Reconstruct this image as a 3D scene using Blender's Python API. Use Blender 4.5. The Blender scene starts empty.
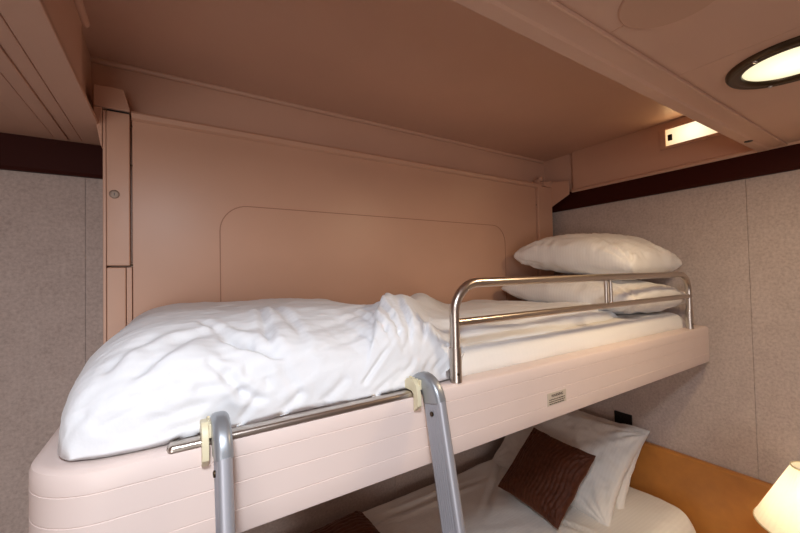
import bpy, bmesh, math, random
from mathutils import Vector, Matrix, noise
C = bpy.context.scene.collection
Z0 = 1.65            # camera height above the floor; heights below are given from eye level

# ------------------------------------------------------------------ materials
def new_mat(name, col, rough=.5, metal=0, spec=.5, coat=0):
    m = bpy.data.materials.new(name); m.use_nodes = True
    b = m.node_tree.nodes['Principled BSDF']
    b.inputs['Base Color'].default_value = (*col, 1)
    b.inputs['Roughness'].default_value = rough
    b.inputs['Metallic'].default_value = metal
    b.inputs['Specular IOR Level'].default_value = spec
    b.inputs['Coat Weight'].default_value = coat
    return m

def nodes(m): return m.node_tree.nodes, m.node_tree.links, m.node_tree.nodes['Principled BSDF']

def tex_noise(m, scale, detail=4, stretch=(1, 1, 1), rough=.55):
    n, l, b = nodes(m)
    tc = n.new('ShaderNodeTexCoord'); mp = n.new('ShaderNodeMapping'); mp.inputs['Scale'].default_value = stretch
    t = n.new('ShaderNodeTexNoise'); t.inputs['Scale'].default_value = scale
    t.inputs['Detail'].default_value = detail; t.inputs['Roughness'].default_value = rough
    l.new(tc.outputs['Object'], mp.inputs['Vector']); l.new(mp.outputs['Vector'], t.inputs['Vector'])
    return t

def add_bump(m, src, strength, dist=.002):
    n, l, b = nodes(m)
    bp = n.new('ShaderNodeBump'); bp.inputs['Strength'].default_value = strength; bp.inputs['Distance'].default_value = dist
    l.new(src, bp.inputs['Height'])
    if b.inputs['Normal'].links: l.new(b.inputs['Normal'].links[0].from_socket, bp.inputs['Normal'])
    l.new(bp.outputs['Normal'], b.inputs['Normal'])

def colour_from(m, src, stops):
    n, l, b = nodes(m)
    r = n.new('ShaderNodeValToRGB')
    el = r.color_ramp.elements
    el[0].position, el[0].color = stops[0][0], (*stops[0][1], 1)
    el[1].position, el[1].color = stops[-1][0], (*stops[-1][1], 1)
    for p, c in stops[1:-1]:
        e = el.new(p); e.color = (*c, 1)
    l.new(src, r.inputs['Fac']); l.new(r.outputs['Color'], b.inputs['Base Color'])

def mul(c, k): return tuple(x * k for x in c)

def painted(name, col, rough):
    m = new_mat(name, col, rough)
    t = tex_noise(m, 3.0, 3); colour_from(m, t.outputs['Fac'], [(.3, mul(col, .965)), (.7, mul(col, 1.035))])
    f = tex_noise(m, 700, 2); add_bump(m, f.outputs['Fac'], .05, .0006)
    return m

M = {}
M['salmon'] = painted('salmon_painted_panel', (.64, .385, .27), .36)
M['ceiling'] = painted('pink_painted_ceiling', (.66, .41, .30), .42)
M['cream'] = painted('cream_powder_coat', (.80, .665, .62), .36)
M['dark_trim'] = painted('dark_brown_trim', (.040, .006, .003), .55)
M['dark_trim'].node_tree.nodes['Principled BSDF'].inputs['Specular IOR Level'].default_value = .15
M['black'] = painted('black_plastic', (.006, .006, .006), .35)
M['bronze'] = new_mat('dark_bronze', (.075, .048, .026), .32, .75)
M['steel'] = new_mat('brushed_steel', (.56, .50, .45), .30, 1)
t = tex_noise(M['steel'], 60, 3, (1, 1, 30)); add_bump(M['steel'], t.outputs['Fac'], .06, .0005)
M['aluminium'] = new_mat('satin_aluminium', (.46, .47, .52), .45, .6)
t = tex_noise(M['aluminium'], 90, 3, (30, 30, 1)); add_bump(M['aluminium'], t.outputs['Fac'], .08, .0005)
M['grey_cap'] = new_mat('grey_metallic_elbow', (.34, .36, .39), .38, .6)
t = tex_noise(M['grey_cap'], 300, 3); add_bump(M['grey_cap'], t.outputs['Fac'], .05, .0004)
M['dull'] = new_mat('dull_zinc', (.33, .25, .20), .5, .5)
t = tex_noise(M['dull'], 200, 2); add_bump(M['dull'], t.outputs['Fac'], .05)
M['ivory'] = painted('ivory_plastic', (.72, .64, .44), .4)
M['sticker'] = painted('sticker_paper', (.60, .52, .43), .5)
M['ink'] = painted('sticker_ink', (.05, .03, .02), .6)
M['carpet'] = new_mat('carpet', (.16, .10, .07), .95)
t = tex_noise(M['carpet'], 120, 5); colour_from(M['carpet'], t.outputs['Fac'], [(.3, (.10, .06, .04)), (.7, (.22, .14, .10))]); add_bump(M['carpet'], t.outputs['Fac'], .6, .004)
M['wood'] = new_mat('honey_wood', (.35, .13, .035), .4)
t = tex_noise(M['wood'], 6, 6, (1, 12, 12)); colour_from(M['wood'], t.outputs['Fac'], [(.3, (.26, .09, .025)), (.7, (.40, .16, .05))])

# mottled wall covering
def wall_mat():
    m = new_mat('mottled_wall_covering', (.5, .45, .4), .75, spec=.25)
    n, l, b = nodes(m)
    t = tex_noise(m, 95, 6, (1, 1, 1), .72)
    t2 = tex_noise(m, 16, 3)
    mx = n.new('ShaderNodeMath'); mx.operation = 'MULTIPLY_ADD'; mx.inputs[1].default_value = .25
    l.new(t2.outputs['Fac'], mx.inputs[0]); l.new(t.outputs['Fac'], mx.inputs[2])
    colour_from(m, mx.outputs[0], [(.46, (.425, .345, .31)), (.60, (.51, .42, .38)), (.78, (.60, .505, .46))])
    add_bump(m, t.outputs['Fac'], .25, .0015)
    return m
M['wall'] = wall_mat()

# white cotton with woven satin stripes
def cotton(name, col, axis, scale, weave=.16):
    m = new_mat(name, col, .8, spec=.2)
    n, l, b = nodes(m)
    b.inputs['Sheen Weight'].default_value = .15
    tc = n.new('ShaderNodeTexCoord'); w = n.new('ShaderNodeTexWave')
    w.wave_type = 'BANDS'; w.bands_direction = axis; w.inputs['Scale'].default_value = scale
    w.inputs['Distortion'].default_value = 1.2; w.inputs['Detail'].default_value = 2; w.inputs['Detail Scale'].default_value = .5
    l.new(tc.outputs['Object'], w.inputs['Vector'])
    t = tex_noise(m, 9, 5, (1, 1, 1), .6)
    add_bump(m, t.outputs['Fac'], .35, .012)
    add_bump(m, w.outputs['Fac'], weave, .0008)
    mixc = n.new('ShaderNodeMix'); mixc.data_type = 'RGBA'
    mixc.inputs[6].default_value = (*mul(col, .965 if weave > .1 else .992), 1); mixc.inputs[7].default_value = (*col, 1)
    l.new(w.outputs['Fac'], mixc.inputs[0]); l.new(mixc.outputs[2], b.inputs['Base Color'])
    return m
M['duvet'] = cotton('white_striped_cotton', (.80, .815, .85), 'Y', 24)
M['pillow'] = cotton('pillow_cotton', (.84, .82, .80), 'Y', 24)
M['sheet'] = cotton('sheet_cotton', (.84, .82, .80), 'X', 20, .03)
M['lower_linen'] = cotton('lower_bed_cotton', (.82, .79, .75), 'Y', 24)
M['seam'] = new_mat('ochre_lining', (.52, .27, .08), .7)
t = tex_noise(M['seam'], 40, 3); add_bump(M['seam'], t.outputs['Fac'], .2)

def brown_mat():
    m = new_mat('brown_ribbed_satin', (.085, .025, .012), .7, spec=.2)
    b = nodes(m)[2]; b.inputs['Sheen Weight'].default_value = .3; b.inputs['Sheen Tint'].default_value = (.6, .25, .12, 1)
    t = tex_noise(m, 60, 4); colour_from(m, t.outputs['Fac'], [(.3, (.062, .017, .008)), (.7, (.10, .030, .014))])
    return m
M['brown'] = brown_mat(); M['brown'].node_tree.nodes['Principled BSDF'].inputs['Roughness'].default_value = .55
M['leather'] = new_mat('tan_leather', (.50, .20, .035), .42)
t = tex_noise(M['leather'], 12, 3); colour_from(M['leather'], t.outputs['Fac'], [(.3, (.44, .175, .04)), (.7, (.54, .22, .045))])
t = tex_noise(M['leather'], 260, 3); add_bump(M['leather'], t.outputs['Fac'], .12, .001)

def emit(name, col, s, tex=True):
    m = new_mat(name, (.25, .24, .2), .35)
    n, l, b = nodes(m)
    b.inputs['Emission Color'].default_value = (*col, 1); b.inputs['Emission Strength'].default_value = s
    if tex:
        t = tex_noise(m, 20, 2); add_bump(m, t.outputs['Fac'], .1)
    return m
M['glow_warm'] = emit('warm_lamp_glass', (1, .95, .72), 1.0)
M['glow_read'] = emit('reading_lamp_glass', (1, .86, .58), 1.0)
M['glow_cool'] = emit('added_lamp_glass', (1, .97, .93), 3.0)

def glow_gradient(m, inner, outer, r0, r1):
    n, l, b = nodes(m)
    tc = n.new('ShaderNodeTexCoord'); ln = n.new('ShaderNodeVectorMath'); ln.operation = 'LENGTH'
    l.new(tc.outputs['Object'], ln.inputs[0])
    mr = n.new('ShaderNodeMapRange'); mr.inputs[1].default_value = r0; mr.inputs[2].default_value = r1
    l.new(ln.outputs['Value'], mr.inputs[0])
    mx = n.new('ShaderNodeMix'); mx.data_type = 'RGBA'; mx.inputs[6].default_value = (*inner, 1); mx.inputs[7].default_value = (*outer, 1)
    l.new(mr.outputs[0], mx.inputs[0]); l.new(mx.outputs[2], b.inputs['Emission Color'])
glow_gradient(M['glow_read'], (1.2, 1.1, .80), (.95, .62, .30), .02, .11)
glow_gradient(M['glow_warm'], (1.3, 1.25, 1.0), (.90, .80, .50), .01, .09)

def shade_mat():
    m = bpy.data.materials.new('pleated_shade_fabric'); m.use_nodes = True
    n, l = m.node_tree.nodes, m.node_tree.links
    b = n['Principled BSDF']; b.inputs['Base Color'].default_value = (.92, .88, .80, 1); b.inputs['Roughness'].default_value = .8
    tr = n.new('ShaderNodeBsdfTranslucent'); tr.inputs['Color'].default_value = (.98, .93, .82, 1)
    mx = n.new('ShaderNodeMixShader'); mx.inputs[0].default_value = .6
    t = n.new('ShaderNodeTexNoise'); t.inputs['Scale'].default_value = 300
    bp = n.new('ShaderNodeBump'); bp.inputs['Strength'].default_value = .1; l.new(t.outputs['Fac'], bp.inputs['Height']); l.new(bp.outputs['Normal'], b.inputs['Normal'])
    l.new(b.outputs[0], mx.inputs[1]); l.new(tr.outputs[0], mx.inputs[2]); l.new(mx.outputs[0], n['Material Output'].inputs['Surface'])
    return m
M['shade'] = shade_mat()

# ------------------------------------------------------------------ object helpers
def link(name, bm, mat, parent=None, smooth=None, bevel=0, seg=2):
    me = bpy.data.meshes.new(name)
    off = Vector(parent['_w']) if parent is not None else Vector((0, 0, 0))
    bmesh.ops.recalc_face_normals(bm, faces=bm.faces)
    for v in bm.verts: v.co -= off
    bm.to_mesh(me); bm.free()
    o = bpy.data.objects.new(name, me); C.objects.link(o)
    me.materials.append(mat)
    if smooth is not None:
        for p in me.polygons: p.use_smooth = True
        if smooth < 180:
            me.set_sharp_from_angle(angle=math.radians(smooth))
    if bevel:
        b = o.modifiers.new('bevel', 'BEVEL'); b.width = bevel; b.segments = seg; b.limit_method = 'ANGLE'; b.angle_limit = math.radians(40)
        for p in me.polygons: p.use_smooth = True
        me.set_sharp_from_angle(angle=math.radians(60))
        w = o.modifiers.new('wn', 'WEIGHTED_NORMAL')
    if parent is not None: o.parent = parent
    o['_w'] = tuple(off)
    return o

def tag(o, label, cat, group=None, kind=None):
    o['label'] = label
    if cat: o['category'] = cat
    if group: o['group'] = group
    if kind: o['kind'] = kind
    return o

def thing(name, label, cat, loc, group=None):
    o = bpy.data.objects.new(name, None); C.objects.link(o); o.empty_display_size = .05
    o.location = loc; o['_w'] = tuple(loc)
    return tag(o, label, cat, group)

def struct(name, bm, mat, **k):
    o = link(name, bm, mat, **k); o['kind'] = 'structure'; return o

def box(bm, x0, x1, y0, y1, z0, z1):
    """heights measured from eye level"""
    r = bmesh.ops.create_cube(bm, size=1)
    for v in r['verts']:
        v.co = Vector((x0 + (v.co.x + .5) * (x1 - x0), y0 + (v.co.y + .5) * (y1 - y0), Z0 + z0 + (v.co.z + .5) * (z1 - z0)))
    return r['verts']

def boxes(*a):
    bm = bmesh.new()
    for b in a: box(bm, *b)
    return bm

def poly_prism(bm, pts, d):
    """closed polygon pts (Vectors, world) extruded by vector d"""
    a = [bm.verts.new(p) for p in pts]; b = [bm.verts.new(p + d) for p in pts]
    bm.faces.new(a); bm.faces.new(b[::-1])
    n = len(a)
    for i in range(n): bm.faces.new((a[i], b[i], b[(i + 1) % n], a[(i + 1) % n]))

def sweep(bm, path, prof, up=None, closed_ends=True):
    """sweep 2D profile [(a,b)] along path; a along 'side', b along 'n'"""
    rings = []
    pn = None
    for i, p in enumerate(path):
        t = (path[min(i + 1, len(path) - 1)] - path[max(i - 1, 0)]).normalized()
        if up is not None: s = t.cross(up).normalized()
        else:
            if pn is None:
                pn = Vector((0, 0, 1)) if abs(t.z) < .9 else Vector((1, 0, 0))
            s = t.cross(pn).normalized()
        nn = s.cross(t).normalized(); pn = nn
        rings.append([bm.verts.new(p + s * a + nn * b) for a, b in prof])
    k = len(prof)
    for i in range(len(rings) - 1):
        for j in range(k):
            bm.faces.new((rings[i][j], rings[i][(j + 1) % k], rings[i + 1][(j + 1) % k], rings[i + 1][j]))
    if closed_ends:
        bm.faces.new(rings[0][::-1]); bm.faces.new(rings[-1])

def circ(r, n=16): return [(r * math.cos(2 * math.pi * i / n), r * math.sin(2 * math.pi * i / n)) for i in range(n)]

def lathe(bm, prof, c, axis='Z', n=48, close=True):
    """prof [(r,h)] about axis through c"""
    rings = []
    for r, h in prof:
        ring = []
        for i in range(n):
            a = 2 * math.pi * i / n
            u, v = r * math.cos(a), r * math.sin(a)
            p = {'Z': Vector((u, v, h)), 'Y': Vector((u, h, v)), 'X': Vector((h, u, v))}[axis]
            ring.append(bm.verts.new(c + p))
        rings.append(ring)
    for i in range(len(rings) - 1):
        for j in range(n): bm.faces.new((rings[i][j], rings[i][(j + 1) % n], rings[i + 1][(j + 1) % n], rings[i + 1][j]))
    if close:
        bm.faces.new(rings[0][::-1]); bm.faces.new(rings[-1])

def V(x, y, z): return Vector((x, y, z + Z0))

def fillet(pts, r, n=8):
    out = [pts[0]]
    for i in range(1, len(pts) - 1):
        a, b, c = pts[i - 1], pts[i], pts[i + 1]
        d1, d2 = (a - b).normalized(), (c - b).normalized()
        ang = d1.angle(d2)
        t = min(r / math.tan(ang / 2), (a - b).length * .49, (c - b).length * .49)
        rr = t * math.tan(ang / 2)
        cen = b + (d1 + d2).normalized() * (rr / math.sin(ang / 2))
        p0, p1 = b + d1 * t, b + d2 * t
        v0, v1 = p0 - cen, p1 - cen
        e1 = v0.normalized(); e2 = (v1 - e1 * v1.dot(e1)).normalized(); tot = v0.angle(v1)
        for k in range(n + 1):
            out.append(cen + rr * (e1 * math.cos(tot * k / n) + e2 * math.sin(tot * k / n)))
    out.append(pts[-1]); return out

def sst(t): t = max(0., min(1., t)); return t * t * (3 - 2 * t)
def nz(x, y, z=0.): return noise.noise(Vector((x, y, z)))
def ridged(x, y, z=0.): return 1 - abs(noise.noise(Vector((x, y, z)))) * 2

XR, YB = 1.99, 1.60          # head wall and back wall
FL = -Z0

# ------------------------------------------------------------------ the room
struct('floor', boxes((-2.0, XR, -1.9, YB, FL - .05, FL)), M['carpet'])
def groove_wall(name, box_args, seams):
    bm = bmesh.new(); box(bm, *box_args)
    return struct(name, bm, M['wall'])
# wall coverings are separate boards with a hairline joint between them
def boards_x(cuts, y0, y1, z0, z1):
    bm = bmesh.new()
    for a, b in zip(cuts[:-1], cuts[1:]): box(bm, a + .0008, b - .0008, y0, y1, z0, z1)
    return bm
def boards_y(cuts, x0, x1, z0, z1):
    bm = bmesh.new()
    for a, b in zip(cuts[:-1], cuts[1:]): box(bm, x0, x1, a + .0008, b - .0008, z0, z1)
    return bm
bm = boards_x([-2.0, -1.45, -.245, .95, XR], YB, YB + .03, FL, .462); box(bm, -2.0, XR, YB + .004, YB + .06, FL, .462)
struct('wall_back', bm, M['wall'])
bm = boards_y([-1.9, -.7, .50, YB + .03], XR, XR + .03, FL, .462); box(bm, XR + .004, XR + .06, -1.9, YB + .03, FL, .462)
struct('wall_right', bm, M['wall'])
struct('wall_left', boxes((-2.06, -2.0, -1.9, YB + .03, FL, .462)), M['wall'])
struct('wall_front', boxes((-2.0, -1.8, -1.96, -1.9, FL, .462), (-.2, XR, -1.96, -1.9, FL, .462), (-1.8, -.2, -1.96, -1.9, FL, -1.0), (-1.8, -.2, -1.96, -1.9, .15, .462)), M['wall'])
wf = struct('added_window_1', boxes((-1.83, -1.76, -1.93, -1.88, -1.03, .18), (-.24, -.17, -1.93, -1.88, -1.03, .18), (-1.76, -.24, -1.93, -1.88, -1.03, -.96), (-1.76, -.24, -1.93, -1.88, .11, .18)), M['dark_trim'], bevel=.004)  # unseen window, added behind the camera to carry the fill light
gl = bpy.data.materials.new('added_window_glass'); gl.use_nodes = True; _b = gl.node_tree.nodes['Principled BSDF']
_b.inputs['Transmission Weight'].default_value = 1; _b.inputs['Roughness'].default_value = .02; _b.inputs['IOR'].default_value = 1.1
struct('added_window_2', boxes((-1.765, -.235, -1.925, -1.919, -.965, .115)), gl)
L = bpy.data.lights.new('added_window_fill', 'AREA'); L.shape = 'RECTANGLE'; L.size = 1.5; L.size_y = 1.05; L.energy = 21; L.color = (1, .95, .93)  # added fill at that window, brightens the housing and recess
o = bpy.data.objects.new('added_window_fill', L); C.objects.link(o); o.location = (-1.0, -1.91, Z0 - .425); o.rotation_euler = (math.radians(90), 0, 0)
# brown cornice boards
def cornice(pts, d):
    bm = bmesh.new(); poly_prism(bm, pts, d); return bm
struct('trim_1', cornice([V(-2.0, YB, .462), V(-2.0, YB - .022, .462), V(-2.0, YB - .022, .362), V(-2.0, YB - .016, .352), V(-2.0, YB, .352)], Vector((2.0 + XR - .0, 0, 0))), M['dark_trim'])
struct('trim_2', cornice([V(XR, -1.9, .462), V(XR - .022, -1.9, .462), V(XR - .022, -1.9, .372), V(XR - .016, -1.9, .362), V(XR, -1.9, .362)], Vector((0, 1.9 + YB - .022, 0))), M['dark_trim'])
struct('baseboard_back', boxes((-2.0, XR, YB - .015, YB, FL, FL + .09)), M['dark_trim'])

# ceiling: flat boards around the raised recess over the berth
CZ, AZ = .462, .69
AX0, AX1, AY0, AY1 = -.206, 1.972, .462, 1.44
bm = bmesh.new()
cx = [-2.0, -1.3, -.30, .726, 1.03, XR + .03]
for a, b in zip(cx[:-1], cx[1:]): box(bm, a + .0007, b - .0007, -1.9, .371, CZ, CZ + .03)
box(bm, -2.0, XR + .03, -1.9, .370, CZ + .004, CZ + .05)
box(bm, -2.0, AX0, .371, YB + .03, CZ, CZ + .03)               # left of the recess
box(bm, AX0, XR + .03, AY1, YB + .03, CZ, CZ + .02)            # behind the recess
# recess liner
box(bm, AX0 - .03, XR + .03, .43, AY1 + .03, AZ, AZ + .03)
box(bm, AX0, XR + .03, AY1, AY1 + .03, CZ + .02, AZ)
box(bm, AX0 - .02, AX0, .378, AY1 + .03, CZ + .03, AZ)
box(bm, XR, XR + .03, .43, AY1, CZ, AZ)
box(bm, AX0, XR, .43, .455, CZ, AZ)
struct('ceiling', bm, M['ceiling'])
# frame strip along the front of the recess: two shallow steps
bm = bmesh.new()
poly_prism(bm, [V(AX0, .4555, CZ + .03), V(AX0, .4555, .4565), V(AX0, .452, .4535), V(AX0, .424, .4535), V(AX0, .418, .4570), V(AX0, .383, .4570), V(AX0, .3745, .4545), V(AX0, .3715, .4555), V(AX0, .3715, CZ + .03)], Vector((XR - AX0 - .022, 0, 0)))
struct('trim_3', bm, M['ceiling'], smooth=30)
# left edge panels: parallel raised strips
bm = bmesh.new()
for x0, x1, z in ((-.242, -.178, .4555), (-.275, -.2448, .458), (-.310, -.2778, .4555), (-.36, -.3132, .459)):
    box(bm, x0, x1, -.2, 1.545 if x0 < -.2 else 1.47, z, CZ + .006)
struct('trim_4', bm, M['ceiling'], bevel=.002)
bm = boxes((-.190, -.178, .378, 1.125, CZ, .618))
struct('trim_5', bm, M['ceiling'], bevel=.002)
# bead along the top of the recess
bm = bmesh.new()
sweep(bm, [V(AX0, AY1 - .004, AZ - .004), V(AX1, AY1 - .004, AZ - .004)], circ(.010, 12))
sweep(bm, [V(-.174, .47, .626), V(-.174, 1.135, .626)], circ(.010, 12))
struct('trim_6', bm, M['ceiling'], smooth=40)
# side board at the head end of the recess, carrying the reading light
bm = boxes((1.972, XR, .462, 1.24, CZ + .006, AZ))
poly_prism(bm, [V(1.972, .30, .474), V(1.962, .30, .470), V(1.960, .30, .462), V(1.966, .30, .454), V(1.985, .30, .454), V(1.985, .30, .474)], Vector((0, .945, 0)))
bmx = [v for v in bm.verts]
struct('trim_7', bm, M['salmon'], bevel=.0015)
bm = bmesh.new()
lathe(bm, [(.0, -.002), (.0115, -.0018), (.012, 0)], V(1.76, .430, .4535), n=20, close=False)
struct('trim_8', bm, M['black'])

# round flush disc on the ceiling, slightly darker than the boards
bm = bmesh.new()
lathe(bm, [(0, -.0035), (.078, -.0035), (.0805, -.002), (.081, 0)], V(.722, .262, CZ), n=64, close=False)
tag(link('ceiling_disc', bm, painted('disc_paint', (.585, .345, .24), .45), smooth=30), 'round flush brown-pink disc on the ceiling left of the round lamp', 'cover plate')

# ------------------------------------------------------------------ ceiling lamps
def ceiling_lamp(x, y, label, glow, power, col):
    t = thing('ceiling_light', label, 'ceiling light', (x, y, Z0 + CZ), 'round ceiling lights')
    bm = bmesh.new()
    lathe(bm, [(.1185, 0), (.1185, -.004), (.114, -.010), (.108, -.0115), (.105, -.010), (.100, -.0115), (.094, -.0115), (.0895, -.008), (.088, 0)], V(x, y, CZ), n=96, close=False)
    link('rim', bm, M['bronze'], t, smooth=60)
    bm = bmesh.new()
    lathe(bm, [(.0885, -.002), (.06, -.0065), (.03, -.0085), (0.0005, -.009)], V(x, y, CZ), n=64, close=False)
    link('diffuser', bm, glow, t, smooth=180)
    for a in (35, 155, 275):
        bm = bmesh.new()
        lathe(bm, [(.0045, 0), (.0045, -.003), (.003, -.0045), (.0005, -.005)], V(x + .1065 * math.cos(math.radians(a)), y + .1065 * math.sin(math.radians(a)), CZ - .010), n=16, close=False)
        link('screw', bm, M['steel'], t, smooth=60)
    L = bpy.data.lights.new('ceiling_light_bulb', 'AREA'); L.shape = 'DISK'; L.size = .16; L.energy = power; L.color = col
    o = bpy.data.objects.new('ceiling_light_bulb', L); C.objects.link(o); o.location = (x, y, Z0 + CZ - .014)
    return t
ceiling_lamp(1.185, .205, 'round ceiling lamp with dark bronze rim, in front of the berth recess', M['glow_warm'], 5.0, (1, .74, .45))
ceiling_lamp(-.07, -.10, 'added round ceiling lamp with dark bronze rim, out of view above the camera', M['glow_cool'], 13.5, (.86, .93, 1.0))  # key lamp added overhead, outside the view

# reading light
t = thing('reading_light', 'small rectangular lit reading lamp set in the side board above the berth pillows', 'reading lamp', (1.972, .66, Z0 + .615))
bm = bmesh.new()
bm2 = boxes((1.965, 1.974, .545, .79, .562, .575), (1.965, 1.974, .545, .79, .652, .663), (1.965, 1.974, .768, .79, .575, .652), (1.965, 1.974, .545, .565, .575, .652))
bm.free(); link('bezel', bm2, M['salmon'], t, bevel=.001)
link('diffuser', boxes((1.968, 1.974, .566, .767, .5755, .6515)), M['glow_read'], t, bevel=.001)
link('switch', boxes((1.962, 1.970, .740, .757, .597, .625)), M['black'], t, bevel=.001)
L = bpy.data.lights.new('reading_light_bulb', 'AREA'); L.shape = 'RECTANGLE'; L.size = .07; L.size_y = .22; L.energy = .16; L.color = (1, .66, .30)
o = bpy.data.objects.new('reading_light_bulb', L); C.objects.link(o); o.location = (1.960, .65, Z0 + .613); o.rotation_euler = (0, math.radians(90), 0)

# ------------------------------------------------------------------ berth housing on the back wall
HY = 1.36
t = thing('berth_housing', 'salmon painted wall housing behind the upper berth, full width of the bed', 'wall panel', (.87, YB, Z0 + FL + .0))
link('casing', boxes((-.16, 1.88, 1.39, YB - .026, -.44, .36), (-.16, 1.88, 1.39, 1.43, .355, .49)), M['salmon'], t, bevel=.002)
def rounded_rect_path(x0, x1, z0, z1, y, r):
    pts = [V(x0, y, z0), V(x0, y, z1), V(x1, y, z1), V(x1, y, z0)]
    return fillet(pts, r, 10)
# panel with an incised line: its shade is a darker strip laid on the panel
bm = boxes((-.0995, 1.798, HY + .004, 1.392, -.43, .500))
link('panel', bm, M['salmon'], t, bevel=.002)
bm = bmesh.new(); sweep(bm, rounded_rect_path(.14, 1.53, -.3, .252, HY + .0042, .09), [(-.0016, -.0012), (.0016, -.0012), (.0010, .0012), (-.0010, .0012)], up=Vector((0, 1, 0)))
o = link('panel_seam', bm, painted('seam_groove_shade', (.40, .20, .13), .6), t, smooth=40)
bm = bmesh.new(); poly_prism(bm, [V(-.1, 1.40, .518), V(-.1, HY - .004, .516), V(-.1, HY - .010, .508), V(-.1, HY - .008, .494), V(-.1, HY + .002, .488), V(-.1, HY + .01, .488), V(-.1, 1.40, .50)], Vector((1.937, 0, 0)))
link('top_rail', bm, M['salmon'], t, smooth=35)
# left post: two stacked covers, side strip, cap
link('post', boxes((-.160, -.1045, HY - .010, 1.40, .045, .503)), M['salmon'], t, bevel=.003)
link('post', boxes((-.160, -.1145, HY - .010, 1.40, -.44, .040)), M['salmon'], t, bevel=.003)
link('post_edge', boxes((-.168, -.1608, HY - .008, 1.40, -.44, .503)), M['salmon'], t, bevel=.001)
link('post_edge', boxes((-.1135, -.1005, HY - .004, 1.40, -.44, .040)), M['salmon'], t, bevel=.001)
bm = bmesh.new(); poly_prism(bm, [V(-.188, HY - .014, .509), V(-.188, HY - .014, .572), V(-.118, HY - .014, .572), V(-.103, HY - .014, .512), V(-.103, HY - .014, .509)], Vector((0, .07, 0)))
link('cap', bm, M['salmon'], t, bevel=.002)
bm = bmesh.new(); poly_prism(bm, [V(-.188, HY - .012, .508), V(-.169, HY - .012, .508), V(-.169, HY - .012, .395), V(-.172, HY - .012, .395), V(-.188, HY - .012, .49)], Vector((0, .05, 0)))
link('bracket', bm, M['salmon'], t, bevel=.001)
link('cap_shadow_gap', boxes((-.158, -.106, HY - .004, 1.39, .500, .511)), M['black'], t)
bm = bmesh.new(); lathe(bm, [(.0125, 0), (.0125, -.002), (.011, -.0035), (.0075, -.0035), (.007, -.0022), (.003, -.0022), (.0005, -.0022)], V(-.141, HY - .010, .256), 'Y', 28, close=False)
lk = link('lock', bm, M['dull'], t, smooth=50)
link('keyhole', boxes((-.1418, -.1402, HY - .0133, HY - .011, .252, .260)), M['black'], lk)
# right post with gusset bracket
link('post', boxes((1.803, 1.932, HY - .010, 1.40, -.44, .500)), M['salmon'], t, bevel=.003)
bm = bmesh.new(); poly_prism(bm, [V(1.927, HY, .538), V(1.927, 1.237, .516), V(1.927, 1.237, .44), V(1.927, HY - .005, .385)], Vector((.006, 0, 0)))
poly_prism(bm, [V(1.86, HY - .012, .512), V(1.86, HY - .012, .53), V(1.933, HY - .012, .540), V(1.933, HY - .012, .50), V(1.86, HY - .012, .505)], Vector((0, .04, 0)))
link('bracket', bm, M['salmon'], t, bevel=.0015)
bm = bmesh.new(); lathe(bm, [(.0005, -.016), (.01, -.015), (.014, -.010), (.015, 0)], V(1.865, HY + .02, .552), 'Y', 24, close=False); box(bm, 1.851, 1.879, HY + .0201, HY + .05, .52, .553)
link('pivot', bm, M['salmon'], t, smooth=50)
for x, z in ((-.1015, .35), (-.1015, .047), (1.8005, .39), (1.8005, .05), (-.1015, .47)):
    bm = bmesh.new(); lathe(bm, [(.0005, -.0015), (.0028, -.001), (.0032, 0)], V(x, HY - .0012 + .004, z), 'Y', 14, close=False)
    link('screw', bm, M['bronze'], t, smooth=50)

# ------------------------------------------------------------------ upper berth tray
BX0, BX1, BY0, BY1 = -.168, 1.932, .620, 1.348
def berth_outline(off=0.0, r=.095, rr=.012):
    x0, x1, y0, y1 = BX0 + off, BX1 - off, BY0 + off, BY1 - off
    r = max(r - off, .01); rr = max(rr - off * .5, .003)
    p = []
    def arc(cx, cy, rad, a0, a1, n):
        for k in range(n + 1):
            a = math.radians(a0 + (a1 - a0) * k / n); p.append((cx + rad * math.cos(a), cy + rad * math.sin(a)))
    arc(x0 + r, y0 + r, r, 180, 270, 16); arc(x1 - rr, y0 + rr, rr, 270, 360, 4)
    arc(x1 - .01, y1 - .01, .01, 0, 90, 3); arc(x0 + .01, y1 - .01, .01, 90, 180, 3)
    return p
t = thing('upper_berth', 'long cream pull-down bunk tray with rounded corner and grooved front board', 'bunk berth', (.87, 1.0, Z0 - .395))
prof = [(.006, -.395), (.001, -.393), (0, -.390)]
for zg in (-.356, -.315, -.276):
    prof += [(0, zg - .0011), (.0011, zg - .0004), (.0011, zg + .0004), (0, zg + .0011)]
prof += [(0, -.256), (.0025, -.249), (.008, -.2455), (.012, -.245), (.045, -.245), (.049, -.247), (.050, -.251), (.050, -.305)]
bm = bmesh.new(); rings = []
for off, z in prof: rings.append([bm.verts.new(V(x, y, z)) for x, y in berth_outline(off)])
n = len(rings[0])
for i in range(len(rings) - 1):
    for j in range(n): bm.faces.new((rings[i][j], rings[i][(j + 1) % n], rings[i + 1][(j + 1) % n], rings[i + 1][j]))
bm.faces.new(rings[0][::-1]); bm.faces.new(rings[-1])
tray = link('tray', bm, M['cream'], t, smooth=28)
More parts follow.
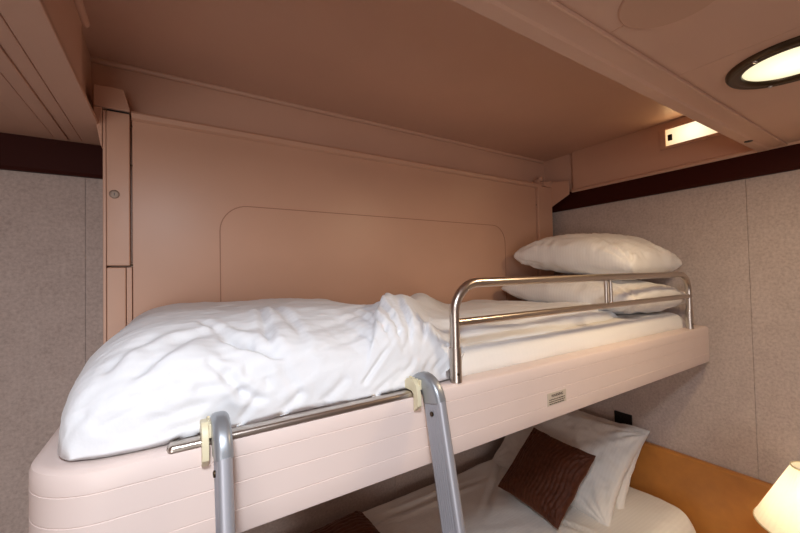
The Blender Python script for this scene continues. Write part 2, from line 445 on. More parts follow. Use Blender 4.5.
# metal landing strip on the edge for the ladder hooks
bm = bmesh.new()
rings = []
NS = 230
for i in range(NS + 1):
    x = -.008 + .463 * (i / NS); e = min((x + .008) / .007, (.455 - x) / .007, 1); e = math.sqrt(max(.02, 1 - (1 - e) ** 2))
    rings.append([bm.verts.new(V(x, .6325 + .0130 * e * cy, -.2462 + (.0085 * e * cz if cz > 0 else 0))) for cy, cz in ((-1, 0), (-1, .45), (-.85, .85), (-.6, 1), (.6, 1), (.85, .85), (1, .45), (1, 0))])
for a, b in zip(rings[:-1], rings[1:]):
    for k in range(8): bm.faces.new((a[k], a[(k + 1) % 8], b[(k + 1) % 8], b[k]))
bm.faces.new(rings[0][::-1]); bm.faces.new(rings[-1])
link('edge_strip', bm, M['steel'], t, smooth=50)
# warning sticker
st = link('sticker', boxes((.840, .921, .6192, .6204, -.3565, -.3235)), M['sticker'], t)
def text_mesh(s, size):
    cu = bpy.data.curves.new('txt', 'FONT'); cu.body = s; cu.size = size; cu.extrude = .0002; cu.offset = size * .02
    cu.align_x = 'CENTER'
    ob = bpy.data.objects.new('txt', cu); C.objects.link(ob)
    dg = bpy.context.evaluated_depsgraph_get(); me = bpy.data.meshes.new_from_object(ob.evaluated_get(dg))
    bpy.data.objects.remove(ob); return me
bm = bmesh.new(); me = text_mesh('WARNING', .0105); bm.from_mesh(me)
for v in bm.verts: v.co = V(.882 + v.co.x * 1.0, .6190 - v.co.z * .5, -.3355 + v.co.y)
link('sticker_heading', bm, M['ink'], st)
random.seed(4); bm = bmesh.new()
for r_ in range(3):
    x = .8475
    while x < .912:                       # lines of print too small to read in the photograph
        w = random.uniform(.003, .010); w = min(w, .914 - x)
        box(bm, x, x + w, .6188, .6193, -.3405 - r_ * .0055 - .0024, -.3405 - r_ * .0055); x += w + .002
link('sticker_print', bm, M['ink'], st)

# mattress of the upper berth
def soft_block(name, x0, x1, y0, y1, z0, z1, mat, nx=90, ny=40, seed=0, amp=.003, r=.03):
    bm = bmesh.new()
    gx = [x0 + (x1 - x0) * i / nx for i in range(nx + 1)]
    def ringxy(off):
        p = []
        rc = .045
        a0, a1, b0, b1 = x0 + off, x1 - off, y0 + off, y1 - off
        for cx, cy, s in ((a0 + rc, b0 + rc, 180), (a1 - rc, b0 + rc, 270), (a1 - rc, b1 - rc, 0), (a0 + rc, b1 - rc, 90)):
            for k in range(7):
                a = math.radians(s + 90 * k / 6); p.append((cx + rc * math.cos(a), cy + rc * math.sin(a)))
        out = []
        for i in range(len(p)):
            q, w = p[i], p[(i + 1) % len(p)]; d = math.hypot(q[0] - w[0], q[1] - w[1]); m = max(1, int(d / .02))
            for k in range(m): out.append((q[0] + (w[0] - q[0]) * k / m, q[1] + (w[1] - q[1]) * k / m))
        return out
    levels = [(r * .3, z0), (0, z0 + .01), (0, (z0 + z1) / 2)]
    for k in range(1, 6):
        a = math.radians(90 * k / 5); levels.append((r * (1 - math.cos(a)), z1 - r + r * math.sin(a)))
    levels += [(r + .03, z1 + .001)]
    base = ringxy(0); cxm, cym = (x0 + x1) / 2, (y0 + y1) / 2
    rings = []
    for off, z in levels:
        ring = []
        for (x, y) in base:
            d = Vector((cxm - x, cym - y))
            # move inwards by off on each axis
            sx = (abs(x - cxm) - off) / max(abs(x - cxm), 1e-6) if abs(x - cxm) > (x1 - x0) / 2 - .05 else 1
            sy = (abs(y - cym) - off) / max(abs(y - cym), 1e-6) if abs(y - cym) > (y1 - y0) / 2 - .05 else 1
            X, Y = cxm + (x - cxm) * sx, cym + (y - cym) * sy
            w = amp * (nz(X * 6 + seed, Y * 6, z * 10) + .6 * nz(X * 18, Y * 18 + seed, z * 25))
            ring.append(bm.verts.new(V(X, Y + w, z + (w if z > z0 + .02 else 0))))
        rings.append(ring)
    n = len(base)
    for i in range(len(rings) - 1):
        for j in range(n): bm.faces.new((rings[i][j], rings[i][(j + 1) % n], rings[i + 1][(j + 1) % n], rings[i + 1][j]))
    bm.faces.new(rings[0][::-1]); bm.faces.new(rings[-1])
    return bm
bm = soft_block('m', -.105, 1.880, .672, 1.30, -.304, -.186, M['sheet'], seed=3, r=.05, amp=.006)

tag(link('mattress', bm, M['sheet'], smooth=50), 'thin mattress in a white fitted sheet lying in the upper berth tray', 'mattress')

# ------------------------------------------------------------------ quilted top layers as height fields with a rolled edge
def warp(p, s):
    return p + Vector((nz(p.x * s, p.y * s, p.z * s + 3), nz(p.x * s + 9, p.y * s, p.z * s), nz(p.x * s, p.y * s + 7, p.z * s))) * (.35 / s)

def crumple(bm, amp, scale, seed=0., zmin=None, calm=None):
    """soft creases pushed along the surface normal, so that steep sides crease too"""
    bmesh.ops.recalc_face_normals(bm, faces=bm.faces); bm.normal_update()
    nn = {v: v.normal.copy() for v in bm.verts}
    for v, n_ in nn.items():
        if zmin is not None and v.co.z < zmin: continue
        p = warp(v.co + Vector((seed, 0, 0)), scale * .8)
        q = Vector((p.x * scale * .8, p.y * scale * 1.25, p.z * scale * .9))
        a = p.x * .86 + p.z * .5 - p.y * .1; b = p.z * .86 - p.x * .35 + p.y * .35; c = p.y + p.z * .2
        h = .75 * noise.noise(q * .9)
        m = .5 + .5 * noise.noise(q * .5 + Vector((5, 5, 5)))
        h += m * 1.1 * max(0, ridged(a * scale * .55 + 4, b * scale * 2.2, c * scale * 1.7) - .66)
        h += (1 - m) * 1.3 * max(0, ridged(a * scale * 1.1 + 9, b * scale * 4.2, c * scale * 3.4) - .72)
        h += .22 * noise.noise(Vector((a * scale * 2.2, b * scale * 6, c * scale * 6)))
        f = 1 if zmin is None else sst((v.co.z - zmin) / .03)
        if calm is not None: f *= 1 - .6 * sst((v.co.x - calm) / .1)
        v.co += n_ * (amp * f * h)

def cloth_slab(xf, yf, top, bottom, nx, ny):
    """xf(u,v), yf(u,v): plan position; top/bottom(x,y,u,v) heights. closed skin"""
    bm = bmesh.new(); T = []; B = []
    for i in range(nx + 1):
        rt, rb = [], []
        for j in range(ny + 1):
            u, v = i / nx, j / ny
            # cluster samples to the rim
            uu = .5 * u * u * (3 - 2 * u) + .5 * u; vv = .9 * v * v * (3 - 2 * v) + .1 * v
            x, y = xf(uu, vv), yf(uu, vv)
            e = i in (0, nx) or j in (0, ny)
            zt, dx, dy = top(x, y, uu, vv)
            a = bm.verts.new(V(x + dx, y + dy, zt)); rt.append(a)
            rb.append(a if e else bm.verts.new(V(x, y, min(bottom(x, y), zt - .002))))
        T.append(rt); B.append(rb)
    for i in range(nx):
        for j in range(ny):
            bm.faces.new((T[i][j], T[i + 1][j], T[i + 1][j + 1], T[i][j + 1]))
            f = (B[i][j], B[i][j + 1], B[i + 1][j + 1], B[i + 1][j])
            try: bm.faces.new(f)
            except ValueError: pass
    return bm

def edge(t, p=2.6):
    t = max(0., min(1., t)); return (1 - (1 - t) ** p) ** (1 / p)

def seg_d(x, y, a, b):
    """signed distance right of segment a-b, and position along it"""
    dx, dy = b[0] - a[0], b[1] - a[1]; L = math.hypot(dx, dy)
    px, py = x - a[0], y - a[1]
    return (px * dy - py * dx) / L, (px * dx + py * dy) / L / L

def tucks(bm, segs, zmin):
    """named creases: each a 3D polyline (heights from eye level), a width and a depth"""
    bmesh.ops.recalc_face_normals(bm, faces=bm.faces); bm.normal_update()
    S = [([V(*p) for p in pts], w, d) for pts, w, d in segs]
    for v in list(bm.verts):
        if v.co.z < zmin: continue
        acc = 0
        for pts, w, d in S:
            best = 1e9; bf = 1
            for a, b in zip(pts[:-1], pts[1:]):
                ab = b - a; t = (v.co - a).dot(ab) / ab.length_squared; tc = max(0, min(1, t))
                r_ = (v.co - a - ab * tc).length
                if r_ < best: best = r_
            if best < 5 * w:
                acc += -.6 * d * math.exp(-(best / w) ** 2) + .2 * d * math.exp(-((best - 2.2 * w) / (1.1 * w)) ** 2)
        if acc: v.co += v.normal * acc * sst((v.co.z - zmin) / .01)

# plan of the upper duvet
def up_x(u, v):
    left = -.134 + .016 * max(0, 1 - v * 7) ** 2 - .012 * math.sin(v * 7)
    return left + u * (1.50 - left)
def up_y(u, v):
    x = -.17 + u * 1.67
    front = .652 + .006 * math.sin(x * 13) + .014 * max(0, 1 - u * 16) ** 2 + .055 * sst((x - .52) / .12) + .035 * sst((x - .95) / .5)
    return front + v * (1.333 - front)
def crease(x, y, a, b, w, depth):
    d, s = seg_d(x, y, a, b)
    if s < -.3 or s > 1.3: return 0
    f = sst((s + .3) / .4) * sst((1.3 - s) / .4)
    return -depth * math.exp(-(d / w) ** 2) * f + depth * .55 * math.exp(-((abs(d) - 2.0 * w) / (1.2 * w)) ** 2) * f
def up_top(x, y, u, v):
    front = up_y(u, 0); left = up_x(0, v)
    ex = edge((x - left) / .16, 2.5); ey = edge((y - front) / .23, 2.05); eb = edge((1.333 - y) / .09, 2.2)
    # thick part
    H = .160 + .010 * math.sin(x * 5 + 1) - .02 * sst((x - .25) / .5) + .012 * nz(x * 4, y * 4, 1)
    thick = ex * ey * (.78 + .22 * eb) * H
    # thin part to the right of the turned edge
    thin = .078 + .022 * sst((y - .80 - .02 * math.sin(x * 9)) / .035) + .010 * nz(x * 5, y * 5, 7) + .006 * ridged(x * 4 + y * 6, y * 3, 2)
    thin *= edge((y - front) / .05, 2.2) * edge((1.5 - x) / .04, 2.2)
    # turned edge runs diagonally from the front to the back
    lx = .545 + .50 * sst((y - .66) / .75) + .012 * math.sin(y * 14)
    k = sst((lx + .07 - x) / .14)
    z = thin + (thick - thin) * k
    # the roll itself
    d = x - (lx - .085)
    fall = 1 - .45 * sst((y - .95) / .4)
    roll = math.exp(-(d / .075) ** 2) * .034 * fall * edge((y - front) / .10, 2.3)
    z += roll
    # folds running along the roll, fanning from the ladder hook
    ang = math.atan2(y - .60, x - .40)
    w = math.exp(-((x - (lx - .07)) / .12) ** 2) * sst((y - front) / .05) * fall
    w *= 1 - .75 * sst((y - .72) / .22)
    z += w * .0065 * math.sin(ang * 21 + 1.6 * nz(x * 6, y * 6)) + w * .003 * math.sin(ang * 43 + 3 * nz(x * 9, y * 5, 3))
    # the sharp left lip of the roll
    d, sg = seg_d(x, y, (.330, .66), (.515, .88))
    if d > -.006: z += .017 * sst((d + .006) / .006) * math.exp(-max(d, 0) / .06) * sst((sg + .05) / .15) * sst((1.15 - sg) / .4) * edge((y - front) / .04)
    z += crease(x, y, (.54, .90), (.72, 1.06), .018, .007)
    # broad slack and tension folds on the thick part
    kk = k * edge((x - left) / .1) * sst((y - front) / .06)
    z += kk * (.0050 * nz(x * 5 + 2, y * 9, 4) + .0030 * ridged(x * 3.2 + y * 1.5, y * 9 - x * 3, 9) + .0022 * ridged(x * 7 + 3, y * 24 - x * 9, 5))
    z += .6 * kk * .004 * math.sin((y * 1.0 - x * .35) * 70 + 3 * nz(x * 4, y * 4)) * sst((y - .8) / .2) * (.5 + .5 * nz(x * 2, y * 2, 8))
    for a, b, wd, dp in (((.085, .74), (.165, .70), .009, .012), ((.05, .80), (.10, .73), .008, .005), ((.17, .86), (.155, .72), .008, .007),
                         ((.20, .90), (.215, .74), .010, .006), ((-.05, .70), (.02, .74), .010, .006), ((.30, 1.05), (.52, .97), .016, .004)):
        z += crease(x, y, a, b, wd, dp)
    # ripples hanging down the front
    fr = math.exp(-((y - front - .05) / .06) ** 2) * k
    z += fr * (.006 * math.sin(x * 38 + 2 * nz(x * 5, 1)) + .005 * nz(x * 30, y * 8))
    kr = 1 - k
    z += kr * (.006 * ridged(x * 5 + y * 7, y * 4 - x * 1, 11) + .004 * nz(x * 16, y * 16, 6)) * edge((y - front) / .08)
    z = max(z, .0)
    base = -.243 if x < .6 else -.243
    # rim sits on the tray at the front left, on the mattress further right
    rim = -.243 + .045 * sst((x - .47) / .12)
    zz = max(rim, -.243 + z)
    bulge = .018 * math.sin(min(1, max(0, (y - front) / .10)) * math.pi) * k
    return zz, 0, -bulge if y - front < .10 else 0
bm = cloth_slab(up_x, up_y, up_top, lambda x, y: -.24 if (x < -.10 or y < .675) else -.183, 360, 200)
crumple(bm, .0046, 8, 2.0, Z0 - .240, .62)
tucks(bm, [([(0.078, 0.665, -0.157), (0.099, 0.658, -0.19)], 0.008, 0.013),
         ([(0.099, 0.658, -0.19), (0.129, 0.656, -0.207)], 0.007, 0.008),
         ([(0.053, 0.675, -0.136), (0.077, 0.661, -0.166)], 0.006, 0.006),
         ([(0.122, 0.718, -0.123), (0.106, 0.664, -0.163)], 0.005, 0.005),
         ([(0.139, 0.7, -0.131), (0.14, 0.659, -0.185)], 0.006, 0.005),
         ([(0.17, 0.662, -0.164), (0.194, 0.655, -0.211)], 0.008, 0.005),
         ([(0.037, 0.656, -0.173), (0.083, 0.66, -0.172)], 0.006, 0.005),
         ([(-0.028, 0.655, -0.205), (0.037, 0.654, -0.196)], 0.007, 0.004),
         ([(-0.052, 0.664, -0.173), (0.004, 0.659, -0.161)], 0.008, 0.004),
         ([(-0.003, 0.65, -0.224), (0.057, 0.653, -0.221)], 0.006, 0.003),
         ([(-0.086, 0.66, -0.2), (-0.016, 0.657, -0.179)], 0.008, 0.004),
         ([(-0.104, 0.675, -0.187), (-0.069, 0.725, -0.124)], 0.008, 0.004),
         ([(0.118, 0.657, -0.205), (0.094, 0.656, -0.236)], 0.006, 0.006),
         ([(0.194, 0.655, -0.211), (0.159, 0.658, -0.238)], 0.007, 0.006),
         ([(0.281, 0.654, -0.199), (0.235, 0.655, -0.234)], 0.007, 0.006),
         ([(0.32, 0.649, -0.21), (0.364, 0.657, -0.165), (0.42, 0.674, -0.119)], 0.004, 0.009),
         ([(0.341, 0.648, -0.234), (0.404, 0.652, -0.199)], 0.005, 0.005),
         ([(0.381, 0.648, -0.225), (0.435, 0.653, -0.191)], 0.005, 0.005),
         ([(0.469, 0.653, -0.205), (0.532, 0.685, -0.144)], 0.005, 0.006),
         ([(0.493, 0.653, -0.213), (0.552, 0.678, -0.168)], 0.005, 0.005),
         ([(0.435, 0.653, -0.183), (0.61, 0.821, -0.122)], 0.005, 0.005),
         ([(0.417, 0.656, -0.16), (0.468, 0.683, -0.103)], 0.005, 0.004),
         ([(0.384, 0.677, -0.116), (0.427, 0.715, -0.084)], 0.005, 0.007),
         ([(-0.03, 0.72, -0.113), (0.096, 0.776, -0.09)], 0.009, 0.004),
         ([(0.004, 0.739, -0.103), (0.232, 0.776, -0.087)], 0.009, 0.004),
         ([(-0.081, 0.713, -0.136), (-0.032, 0.759, -0.102)], 0.008, 0.004),
         ([(0.24, 0.676, -0.14), (0.339, 0.707, -0.126)], 0.008, 0.004),
         ([(0.236, 0.722, -0.107), (0.347, 0.775, -0.097)], 0.008, 0.004)], Z0 - .240)
tag(link('duvet', bm, M['duvet'], smooth=180), 'plump white striped duvet turned back across the upper berth', 'duvet')

# ------------------------------------------------------------------ pillows and cushions
def pillow_bm(L, W, T, seed, pinch=.06, wr=.006, rib=0, ribs=17, n=64, p=.5, piping=0):
    bm = bmesh.new(); S = {}
    for side in (1, -1):
        for i in range(n + 1):
            for j in range(n + 1):
                e = i in (0, n) or j in (0, n)
                if side == -1 and e: S[side, i, j] = S[1, i, j]; continue
                u = -math.cos(math.pi * i / n) * .6 + .4 * (2 * i / n - 1); v = -math.cos(math.pi * j / n) * .6 + .4 * (2 * j / n - 1)
                x = L / 2 * u * (1 - pinch * (1 - v * v)); y = W / 2 * v * (1 - pinch * (1 - u * u))
                h = T / 2 * ((1 - u ** 2) * (1 - v ** 2)) ** p
                h = max(h, 0)
                fade = min(1, h / (T * .2)) if T else 0
                dome = 1 + .08 * nz(u * 1.5, v * 1.5, seed)
                z = side * h * dome
                z += side * wr * fade * (nz(u * 3 + seed, v * 3, side) + .6 * ridged(u * 4 + v * 2, v * 5 - u * 2, seed + side) - .3)
                # radiating puckers at the corners
                for cu in (-1, 1):
                    for cv in (-1, 1):
                        d = math.hypot(u - cu, v - cv)
                        z += side * wr * .8 * fade * math.exp(-(d / .5) ** 2) * math.sin(math.atan2(v - cv, u - cu) * 14 + seed)
                if rib:
                    ph = v * ribs * math.pi * .5 * 2 + .9 * math.sin(u * 6 + seed) + .5 * nz(u * 3, v * 3, seed)
                    z += side * rib * min(1, h / (T * .12)) * (abs(math.sin(ph)) ** .6)
                x += .004 * nz(u * 3, v * 3, seed + 5); y += .004 * nz(u * 3, v * 3, seed + 9)
                S[side, i, j] = bm.verts.new((x, y, z))
    for side in (1, -1):
        for i in range(n):
            for j in range(n):
                f = [S[side, i, j], S[side, i + 1, j], S[side, i + 1, j + 1], S[side, i, j + 1]]
                bm.faces.new(f if side == 1 else f[::-1])
    return bm

def place(bm, loc, ex, ey, bend=0, sag=0, cr=.006):
    """ex, ey: world directions of the local x and y axes"""
    ex = Vector(ex).normalized(); ey = Vector(ey); ey = (ey - ex * ey.dot(ex)).normalized(); ez = ex.cross(ey)
    if cr: crumple(bm, cr, 9, loc[0] * 3)
    for v in bm.verts:
        c = v.co.copy(); z = c.z + bend * c.y * c.y + sag * c.x * c.x
        v.co = Vector((loc[0], loc[1], loc[2] + Z0)) + ex * c.x + ey * c.y + ez * z
    return bm

def put(name, bm, mat, label, cat, group=None):
    o = link(name, bm, mat, smooth=180); return tag(o, label, cat, group)

bm = place(pillow_bm(.50, .63, .165, 1, wr=.009, p=.36, pinch=.04), (1.655, .975, -.106), (1, 0, -.02), (0, 1, .06), bend=.05)
put('pillow', bm, M['pillow'], 'lower of the two white pillows stacked at the head of the upper berth', 'pillow', 'white pillows')
bm = place(pillow_bm(.44, .56, .19, 5, wr=.010, p=.32, pinch=.0), (1.69, .975, .077), (1, 0, .02), (0, 1, .13), bend=-.30)
put('pillow', bm, M['pillow'], 'upper of the two white pillows stacked at the head of the upper berth', 'pillow', 'white pillows')

# ------------------------------------------------------------------ guard rail
t = thing('guard_rail', 'bent steel tube guard rail on the front edge of the upper berth', 'bed rail', (1.17, .640, Z0 - .245))
gx0, gx1, gz = .545, 1.795, -.022
bm = bmesh.new()
path = fillet([V(gx0, .640, -.170), V(gx0, .640, gz), V(gx1, .640, gz), V(gx1, .640, -.170)], .085, 14)
# densify the long run
sweep(bm, path, circ(.0112, 20), up=None)
link('hoop', bm, M['steel'], t, smooth=50)
bm = bmesh.new(); sweep(bm, [V(gx0 + .006, .640, -.112), V(gx1 - .006, .640, -.112)], circ(.0092, 18)); link('mid_rail', bm, M['steel'], t, smooth=50)
for x in (1.178, 1.206):
    bm = bmesh.new(); sweep(bm, [V(x, .640, -.106), V(x, .640, gz - .006)], circ(.0055, 12)); link('spindle', bm, M['steel'], t, smooth=50)
for x in (gx0, gx1):
    bm = bmesh.new(); lathe(bm, [(.0138, -.2449), (.0138, -.240), (.0134, -.2385), (.0134, -.170), (.0125, -.167), (.0105, -.167)], V(x, .640, 0), n=24, close=False)
    sl = link('socket', bm, M['steel'], t, smooth=50)
    bm = bmesh.new(); lathe(bm, [(.0005, -.0025), (.0025, -.002), (.003, 0)], V(x - .004, .640 - .0126, -.225), 'Y', 12, close=False); link('rivet', bm, M['bronze'], sl, smooth=50)

# ------------------------------------------------------------------ ladder
t = thing('ladder', 'aluminium bunk ladder hooked over the front edge of the upper berth', 'ladder', (.245, .30, Z0 + FL))
def capsule(a, b, n=6):
    """rounded rectangle profile half sizes a (side) b (depth)"""
    r = a * .75; out = []
    for cx, cy, s in ((a - r, b - r, 0), (-(a - r), b - r, 90), (-(a - r), -(b - r), 180), (a - r, -(b - r), 270)):
        for k in range(n + 1):
            th = math.radians(s + 90 * k / n); out.append((cx + r * math.cos(th), cy + r * math.sin(th)))
    return out
def grooved(a, b):
    p = []
    fl = [-.6, -.36, -.12, .12, .36, .6]
    # right side going up, with shallow flutes
    def side(sx, order):
        q = []
        for f in order:
            y = f * b; w = .0035
            q += [(sx * a, y - w * (1 if order[0] < order[-1] else -1)), (sx * (a - .0016), y), (sx * a, y + w * (1 if order[0] < order[-1] else -1))]
        return q
    r = a * .8
    def arc(cx, cy, s):
        return [(cx + r * math.cos(math.radians(s + 90 * k / 5)), cy + r * math.sin(math.radians(s + 90 * k / 5))) for k in range(6)]
    p += side(1, fl); p += arc(a - r, b - r, 0); p += arc(-(a - r), b - r, 90); p += side(-1, fl[::-1]); p += arc(-(a - r), -(b - r), 180); p += arc(a - r, -(b - r), 270)
    return p
xs = Vector((1, 0, 0))
for x in (.060, .436):
    ytop, ztop = .578, -.249
    dirv = Vector((0, -.30, FL + .003 - ztop)).normalized(); Lr = (FL + .003 - ztop) / dirv.z
    top = V(x, ytop, ztop); bot = top + dirv * Lr
    bm = bmesh.new(); sweep(bm, [top, top + dirv * (Lr * .5), bot], grooved(.0100, .0285), up=Vector((0, 1, .2)))
    # sweep's side axis = t x up -> along x
    stile = link('stile', bm, M['aluminium'], t, smooth=30)
    nrm = Vector((0, -dirv.z, dirv.y)).normalized()      # points to the berth
    if nrm.y < 0: nrm = -nrm
    # goose-neck elbow
    bm = bmesh.new(); pts = []
    up_ = -dirv
    R_ = .034
    cen = top + nrm * R_ + up_ * .004
    pts.append(top - up_ * .002)
    for k in range(15):
        a = math.radians(180 - 165 * k / 14)
        pts.append(cen + nrm * (R_ * math.cos(a)) + up_ * (R_ * 1.0 * math.sin(a)))
    rings = []
    for i, p in enumerate(pts):
        tt = (pts[min(i + 1, len(pts) - 1)] - pts[max(i - 1, 0)]).normalized(); nn = xs.cross(tt).normalized()
        f = i / (len(pts) - 1); b_ = .0275 - .013 * sst(f * 1.15); a_ = .0118 + .001 * f
        rings.append([bm.verts.new(p + xs * a + nn * b) for a, b in capsule(a_, b_)])
    kk = len(rings[0])
    for i in range(len(rings) - 1):
        for j in range(kk): bm.faces.new((rings[i][j], rings[i][(j + 1) % kk], rings[i + 1][(j + 1) % kk], rings[i + 1][j]))
    bm.faces.new(rings[0][::-1]); bm.faces.new(rings[-1])
    hook = link('hook', bm, M['grey_cap'], t, smooth=45)
    # ivory saddle pad gripping the berth edge
    bm = bmesh.new()
    xa = x - .0245
    pad = [V(xa, .600, -.262), V(xa, .6165, -.276), V(xa, .6165, -.240), V(xa, .622, -.236), V(xa, .655, -.236), V(xa, .657, -.226), V(xa, .640, -.214), V(xa, .618, -.212), V(xa, .606, -.222), V(xa, .600, -.240)]
    poly_prism(bm, pad, Vector((.0095, 0, 0)))
    for q in range(4): box(bm, xa + .009, xa + .0135, .604 + q * .011, .611 + q * .011, -.232, -.212)
    link('clip', bm, M['ivory'], hook, bevel=.0012)
    bm = bmesh.new(); c = top + dirv * .022 - xs * .0100
    lathe(bm, [(.0048, 0), (.0048, -.002), (.0035, -.003), (.0005, -.0022)], c, 'X', 16, close=False)
    link('screw', bm, M['bronze'], stile, smooth=50)
    if x > .2:
        bm = bmesh.new(); c = top + nrm * .008 + up_ * .006 + xs * .013
        lathe(bm, [(.005, 0), (.006, .003), (.005, .009), (.0005, .010)], c, 'X', 16, close=False)
        link('knob', bm, M['bronze'], hook, smooth=50)
    bm = bmesh.new(); sweep(bm, [bot + dirv * .002 - dirv * .03, bot], capsule(.0155, .030), up=Vector((0, 1, .2))); link('foot', bm, M['black'], stile, smooth=45)
for k in range(4):
    s = (.36 + .27 * k)
    c = V(0, .578, -.243) + Vector((0, -.30, FL + .003 + .243)).normalized() * s
    bm = bmesh.new(); box(bm, .066, .421, c.y - .03, c.y + .03, c.z - Z0 - .009, c.z - Z0 + .009); link('rung', bm, M['aluminium'], t, bevel=.004)

# ------------------------------------------------------------------ lower bed
LB = -1.065
t = thing('lower_bed', 'lower single bed under the bunk with upholstered base', 'bed', (.95, 1.13, Z0 + FL))
link('base', boxes((-.05, 1.93, .70, 1.565, FL + .06, -1.36)), M['wood'], t, bevel=.006)
for x, y in ((.02, .77), (1.86, .77), (.02, 1.50), (1.86, 1.50)):
    link('leg', boxes((x - .025, x + .025, y - .025, y + .025, FL, FL + .062)), M['black'], t, bevel=.003)
link('mattress', soft_block('m', -.04, 1.925, .69, 1.572, -1.359, -1.13, M['sheet'], r=.04, seed=8), M['lower_linen'], t, smooth=50)
def lo_x(u, v): return -.06 + u * (1.945 + .06)
def lo_y(u, v): return .625 + v * (1.585 - .625)
def lo_top(x, y, u, v):
    # rounded plan corner at the head end
    ex = edge((1.947 - x) / .06, 2.2) * edge((x + .06) / .06, 2.2); ey = edge((y - .625) / .15, 2.3); eb = edge((1.587 - y) / .10, 2.2)
    c = 1.0
    dx, dy = x - 1.82, .76 - y
    if dx > 0 and dy > 0: c = edge((.138 - math.hypot(dx, dy)) / .06, 2.2)
    h = .312 * ex * ey * eb * c
    h += .007 * nz(x * 5, y * 5, 21) + .005 * ridged(x * 3 + y * 5, y * 3, 22) * ey
    h += crease(x, y, (1.42, .86), (1.36, 1.02), .01, .010) + crease(x, y, (1.2, 1.40), (.5, 1.42), .014, .012) + crease(x, y, (1.55, 1.45), (1.2, 1.22), .014, .010)
    return max(-1.37, -1.37 + h), 0, 0
bm = cloth_slab(lo_x, lo_y, lo_top, lambda x, y: -1.355 if (x > 1.93 or x < -.045 or y < .685 or y > 1.575) else -1.128, 170, 110)
crumple(bm, .004, 7, 5.0, Z0 - 1.30)
tag(link('duvet', bm, M['lower_linen'], smooth=180), 'white duvet spread flat over the lower bed beneath the bunk', 'duvet')

# headboard panel along the head wall
bm = boxes((1.952, XR - .001, -.30, 1.57, FL + .0, -.846))
tag(link('headboard', bm, M['leather'], bevel=.012, seg=4), 'tan leather headboard panel on the head wall behind the lower bed and lamp', 'headboard')

# pillows against the headboard
bm = place(pillow_bm(.44, .63, .11, 11, wr=.008, p=.42), (1.785, 1.175, -.935), (.60, 0, .74), (0, 1, .0), sag=-.15)
put('pillow', bm, M['lower_linen'], 'white pillow on the lower bed nearest the headboard, mostly hidden by another pillow', 'pillow', 'white pillows')
bm = place(pillow_bm(.46, .66, .135, 14, wr=.009, p=.42), (1.685, 1.175, -.910), (.76, 0, .65), (0, 1, .0), sag=-.15)
put('pillow', bm, M['lower_linen'], 'white pillow on the lower bed leaning behind the square brown cushion', 'pillow', 'white pillows')
bm = place(pillow_bm(.34, .34, .10, 3, wr=.004, rib=.0038, ribs=9, n=130, pinch=.05), (1.44, 1.09, -.915), (.66, -.05, .60), (.12, 1, .05), cr=.002)
put('cushion', bm, M['brown'], 'square dark brown ribbed cushion leaning on the lower bed pillows', 'cushion', 'brown ribbed cushions')
bm = place(pillow_bm(.36, .36, .12, 8, wr=.004, rib=.0038, ribs=9, n=110, pinch=.03, p=.4), (.50, 1.21, -1.005), (1, .1, .0), (0, .9, .12), cr=.002)
put('cushion', bm, M['brown'], 'dark brown ribbed cushion lying on the lower bed, seen left of the right ladder rail', 'cushion', 'brown ribbed cushions')

# wall socket
t = thing('wall_socket', 'small black power socket on the head wall above the lower bed pillows', 'socket', (XR, 1.012, Z0 - .772))
link('plate', boxes((XR - .008, XR, .970, 1.056, -.802, -.742)), M['black'], t, bevel=.002)
link('socket_well', boxes((XR - .010, XR - .006, .984, 1.008, -.784, -.760), (XR - .010, XR - .006, 1.018, 1.042, -.784, -.760)), M['black'], t, bevel=.001)

# ------------------------------------------------------------------ bedside table and lamp
LX, LY = 1.70, .303
t = thing('nightstand', 'small wooden bedside cabinet under the table lamp beside the lower bed', 'bedside table', (LX, .34, Z0 + FL))
link('cabinet_body', boxes((1.50, 1.945, .10, .56, FL + .001, -1.14)), M['wood'], t, bevel=.004)
link('table_top', boxes((1.49, 1.948, .09, .57, -1.139, -1.115)), M['wood'], t, bevel=.005)
dr = link('drawer', boxes((1.485, 1.502, .12, .54, -1.33, -1.16)), M['wood'], t, bevel=.003)
bm = bmesh.new(); lathe(bm, [(.0005, -.022), (.010, -.020), (.012, -.012), (.005, -.006), (.005, 0)], V(1.485, .33, -1.245), 'X', 20, close=False); link('knob', bm, M['steel'], dr, smooth=50)
t = thing('table_lamp', 'lit table lamp with pleated cream cone shade beside the lower bed', 'lamp', (LX, LY, Z0 - 1.115))
bm = bmesh.new()
lathe(bm, [(.075, -1.1148), (.075, -1.105), (.068, -1.098), (.02, -1.088), (.012, -1.07), (.02, -1.03), (.032, -.98), (.03, -.95), (.014, -.91), (.009, -.89), (.009, -.80)], V(LX, LY, 0), n=32)
link('lamp_base', bm, M['bronze'], t, smooth=50)
ST, SB, rT, rB = -.637, -.832, .044, .135
bm = bmesh.new(); n = 192; rr = []
for h in range(9):
    f = h / 8; z = ST + (SB - ST) * f; r = rT + (rB - rT) * f
    rr.append([bm.verts.new(V(LX + (r + .0012 * (i % 4 in (0, 1)) * (.5 + f)) * math.cos(2 * math.pi * i / n), LY + (r + .0012 * (i % 4 in (0, 1)) * (.5 + f)) * math.sin(2 * math.pi * i / n), z)) for i in range(n)])
for a in range(8):
    for j in range(n): bm.faces.new((rr[a][j], rr[a][(j + 1) % n], rr[a + 1][(j + 1) % n], rr[a + 1][j]))
sh = link('lamp_shade', bm, M['shade'], t, smooth=60)
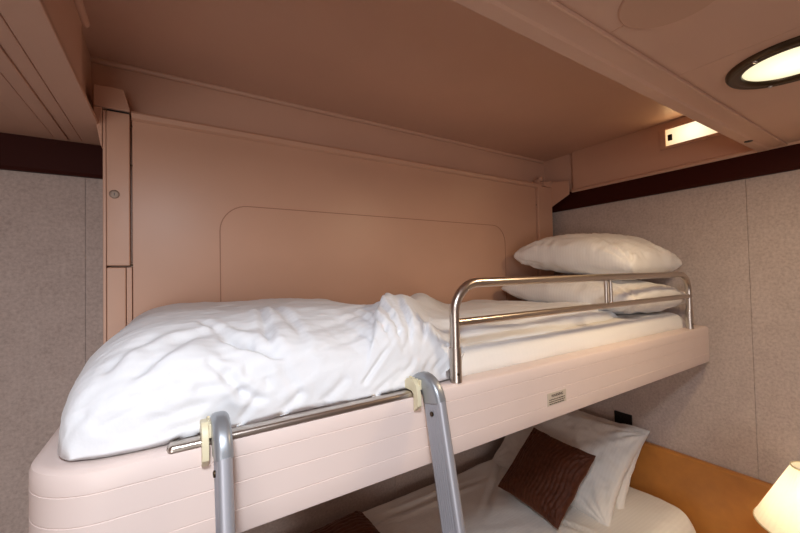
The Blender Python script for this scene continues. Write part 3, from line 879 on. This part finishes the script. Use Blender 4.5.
for r, z in ((rT + .001, ST), (rB + .0015, SB)):
    bm = bmesh.new(); ring = [V(LX + r * math.cos(2 * math.pi * i / 64), LY + r * math.sin(2 * math.pi * i / 64), z) for i in range(65)]
    sweep(bm, ring, circ(.0022, 8), up=Vector((0, 0, 1))); link('shade_trim', bm, M['ivory'], sh, smooth=60)
bm = bmesh.new()
for k in range(3):
    a = 2 * math.pi * k / 3 + .5; sweep(bm, [V(LX, LY, ST - .006), V(LX + rT * math.cos(a), LY + rT * math.sin(a), ST - .001)], circ(.0015, 8))
lathe(bm, [(.008, 0), (.008, .008), (.004, .012)], V(LX, LY, ST - .010), n=20)
link('spider', bm, M['steel'], t, smooth=50)
bm = bmesh.new(); lathe(bm, [(.012, -.80), (.014, -.79), (.028, -.765), (.030, -.745), (.02, -.72), (.001, -.713)], V(LX, LY, 0), n=24)
link('bulb', bm, emit('bulb_glass', (1, .80, .5), 8, False), t, smooth=60)
L = bpy.data.lights.new('table_lamp_bulb', 'POINT'); L.energy = 25; L.shadow_soft_size = .032; L.color = (1, .76, .46)
o = bpy.data.objects.new('table_lamp_bulb', L); C.objects.link(o); o.location = (LX, LY, Z0 - .755)

# ------------------------------------------------------------------ world, camera, view
w = bpy.data.worlds.new('world'); bpy.context.scene.world = w; w.use_nodes = True
w.node_tree.nodes['Background'].inputs[0].default_value = (1, .85, .75, 1); w.node_tree.nodes['Background'].inputs[1].default_value = .05
f_px, yaw, pitch, roll = 364.36, .5605, .02315, -.02165
F = Vector((math.sin(yaw) * math.cos(pitch), math.cos(yaw) * math.cos(pitch), math.sin(pitch)))
r0 = Vector((math.cos(yaw), -math.sin(yaw), 0)); u0 = r0.cross(F)
R = math.cos(roll) * r0 + math.sin(roll) * u0; U = -math.sin(roll) * r0 + math.cos(roll) * u0
cam = bpy.data.cameras.new('camera'); co = bpy.data.objects.new('camera', cam); C.objects.link(co)
cam.sensor_width = 36; cam.lens = 36 * f_px / 800; cam.clip_start = .02
mw = Matrix((R, U, -F)).transposed().to_4x4(); mw.translation = Vector((0, 0, Z0)); co.matrix_world = mw
sc = bpy.context.scene; sc.camera = co
sc.view_settings.view_transform = 'Standard'; sc.view_settings.look = 'None'
sc.view_settings.exposure = .16; sc.view_settings.gamma = 1; sc.view_settings.use_curve_mapping = False
for o in bpy.data.objects:
    if '_w' in o: del o['_w']
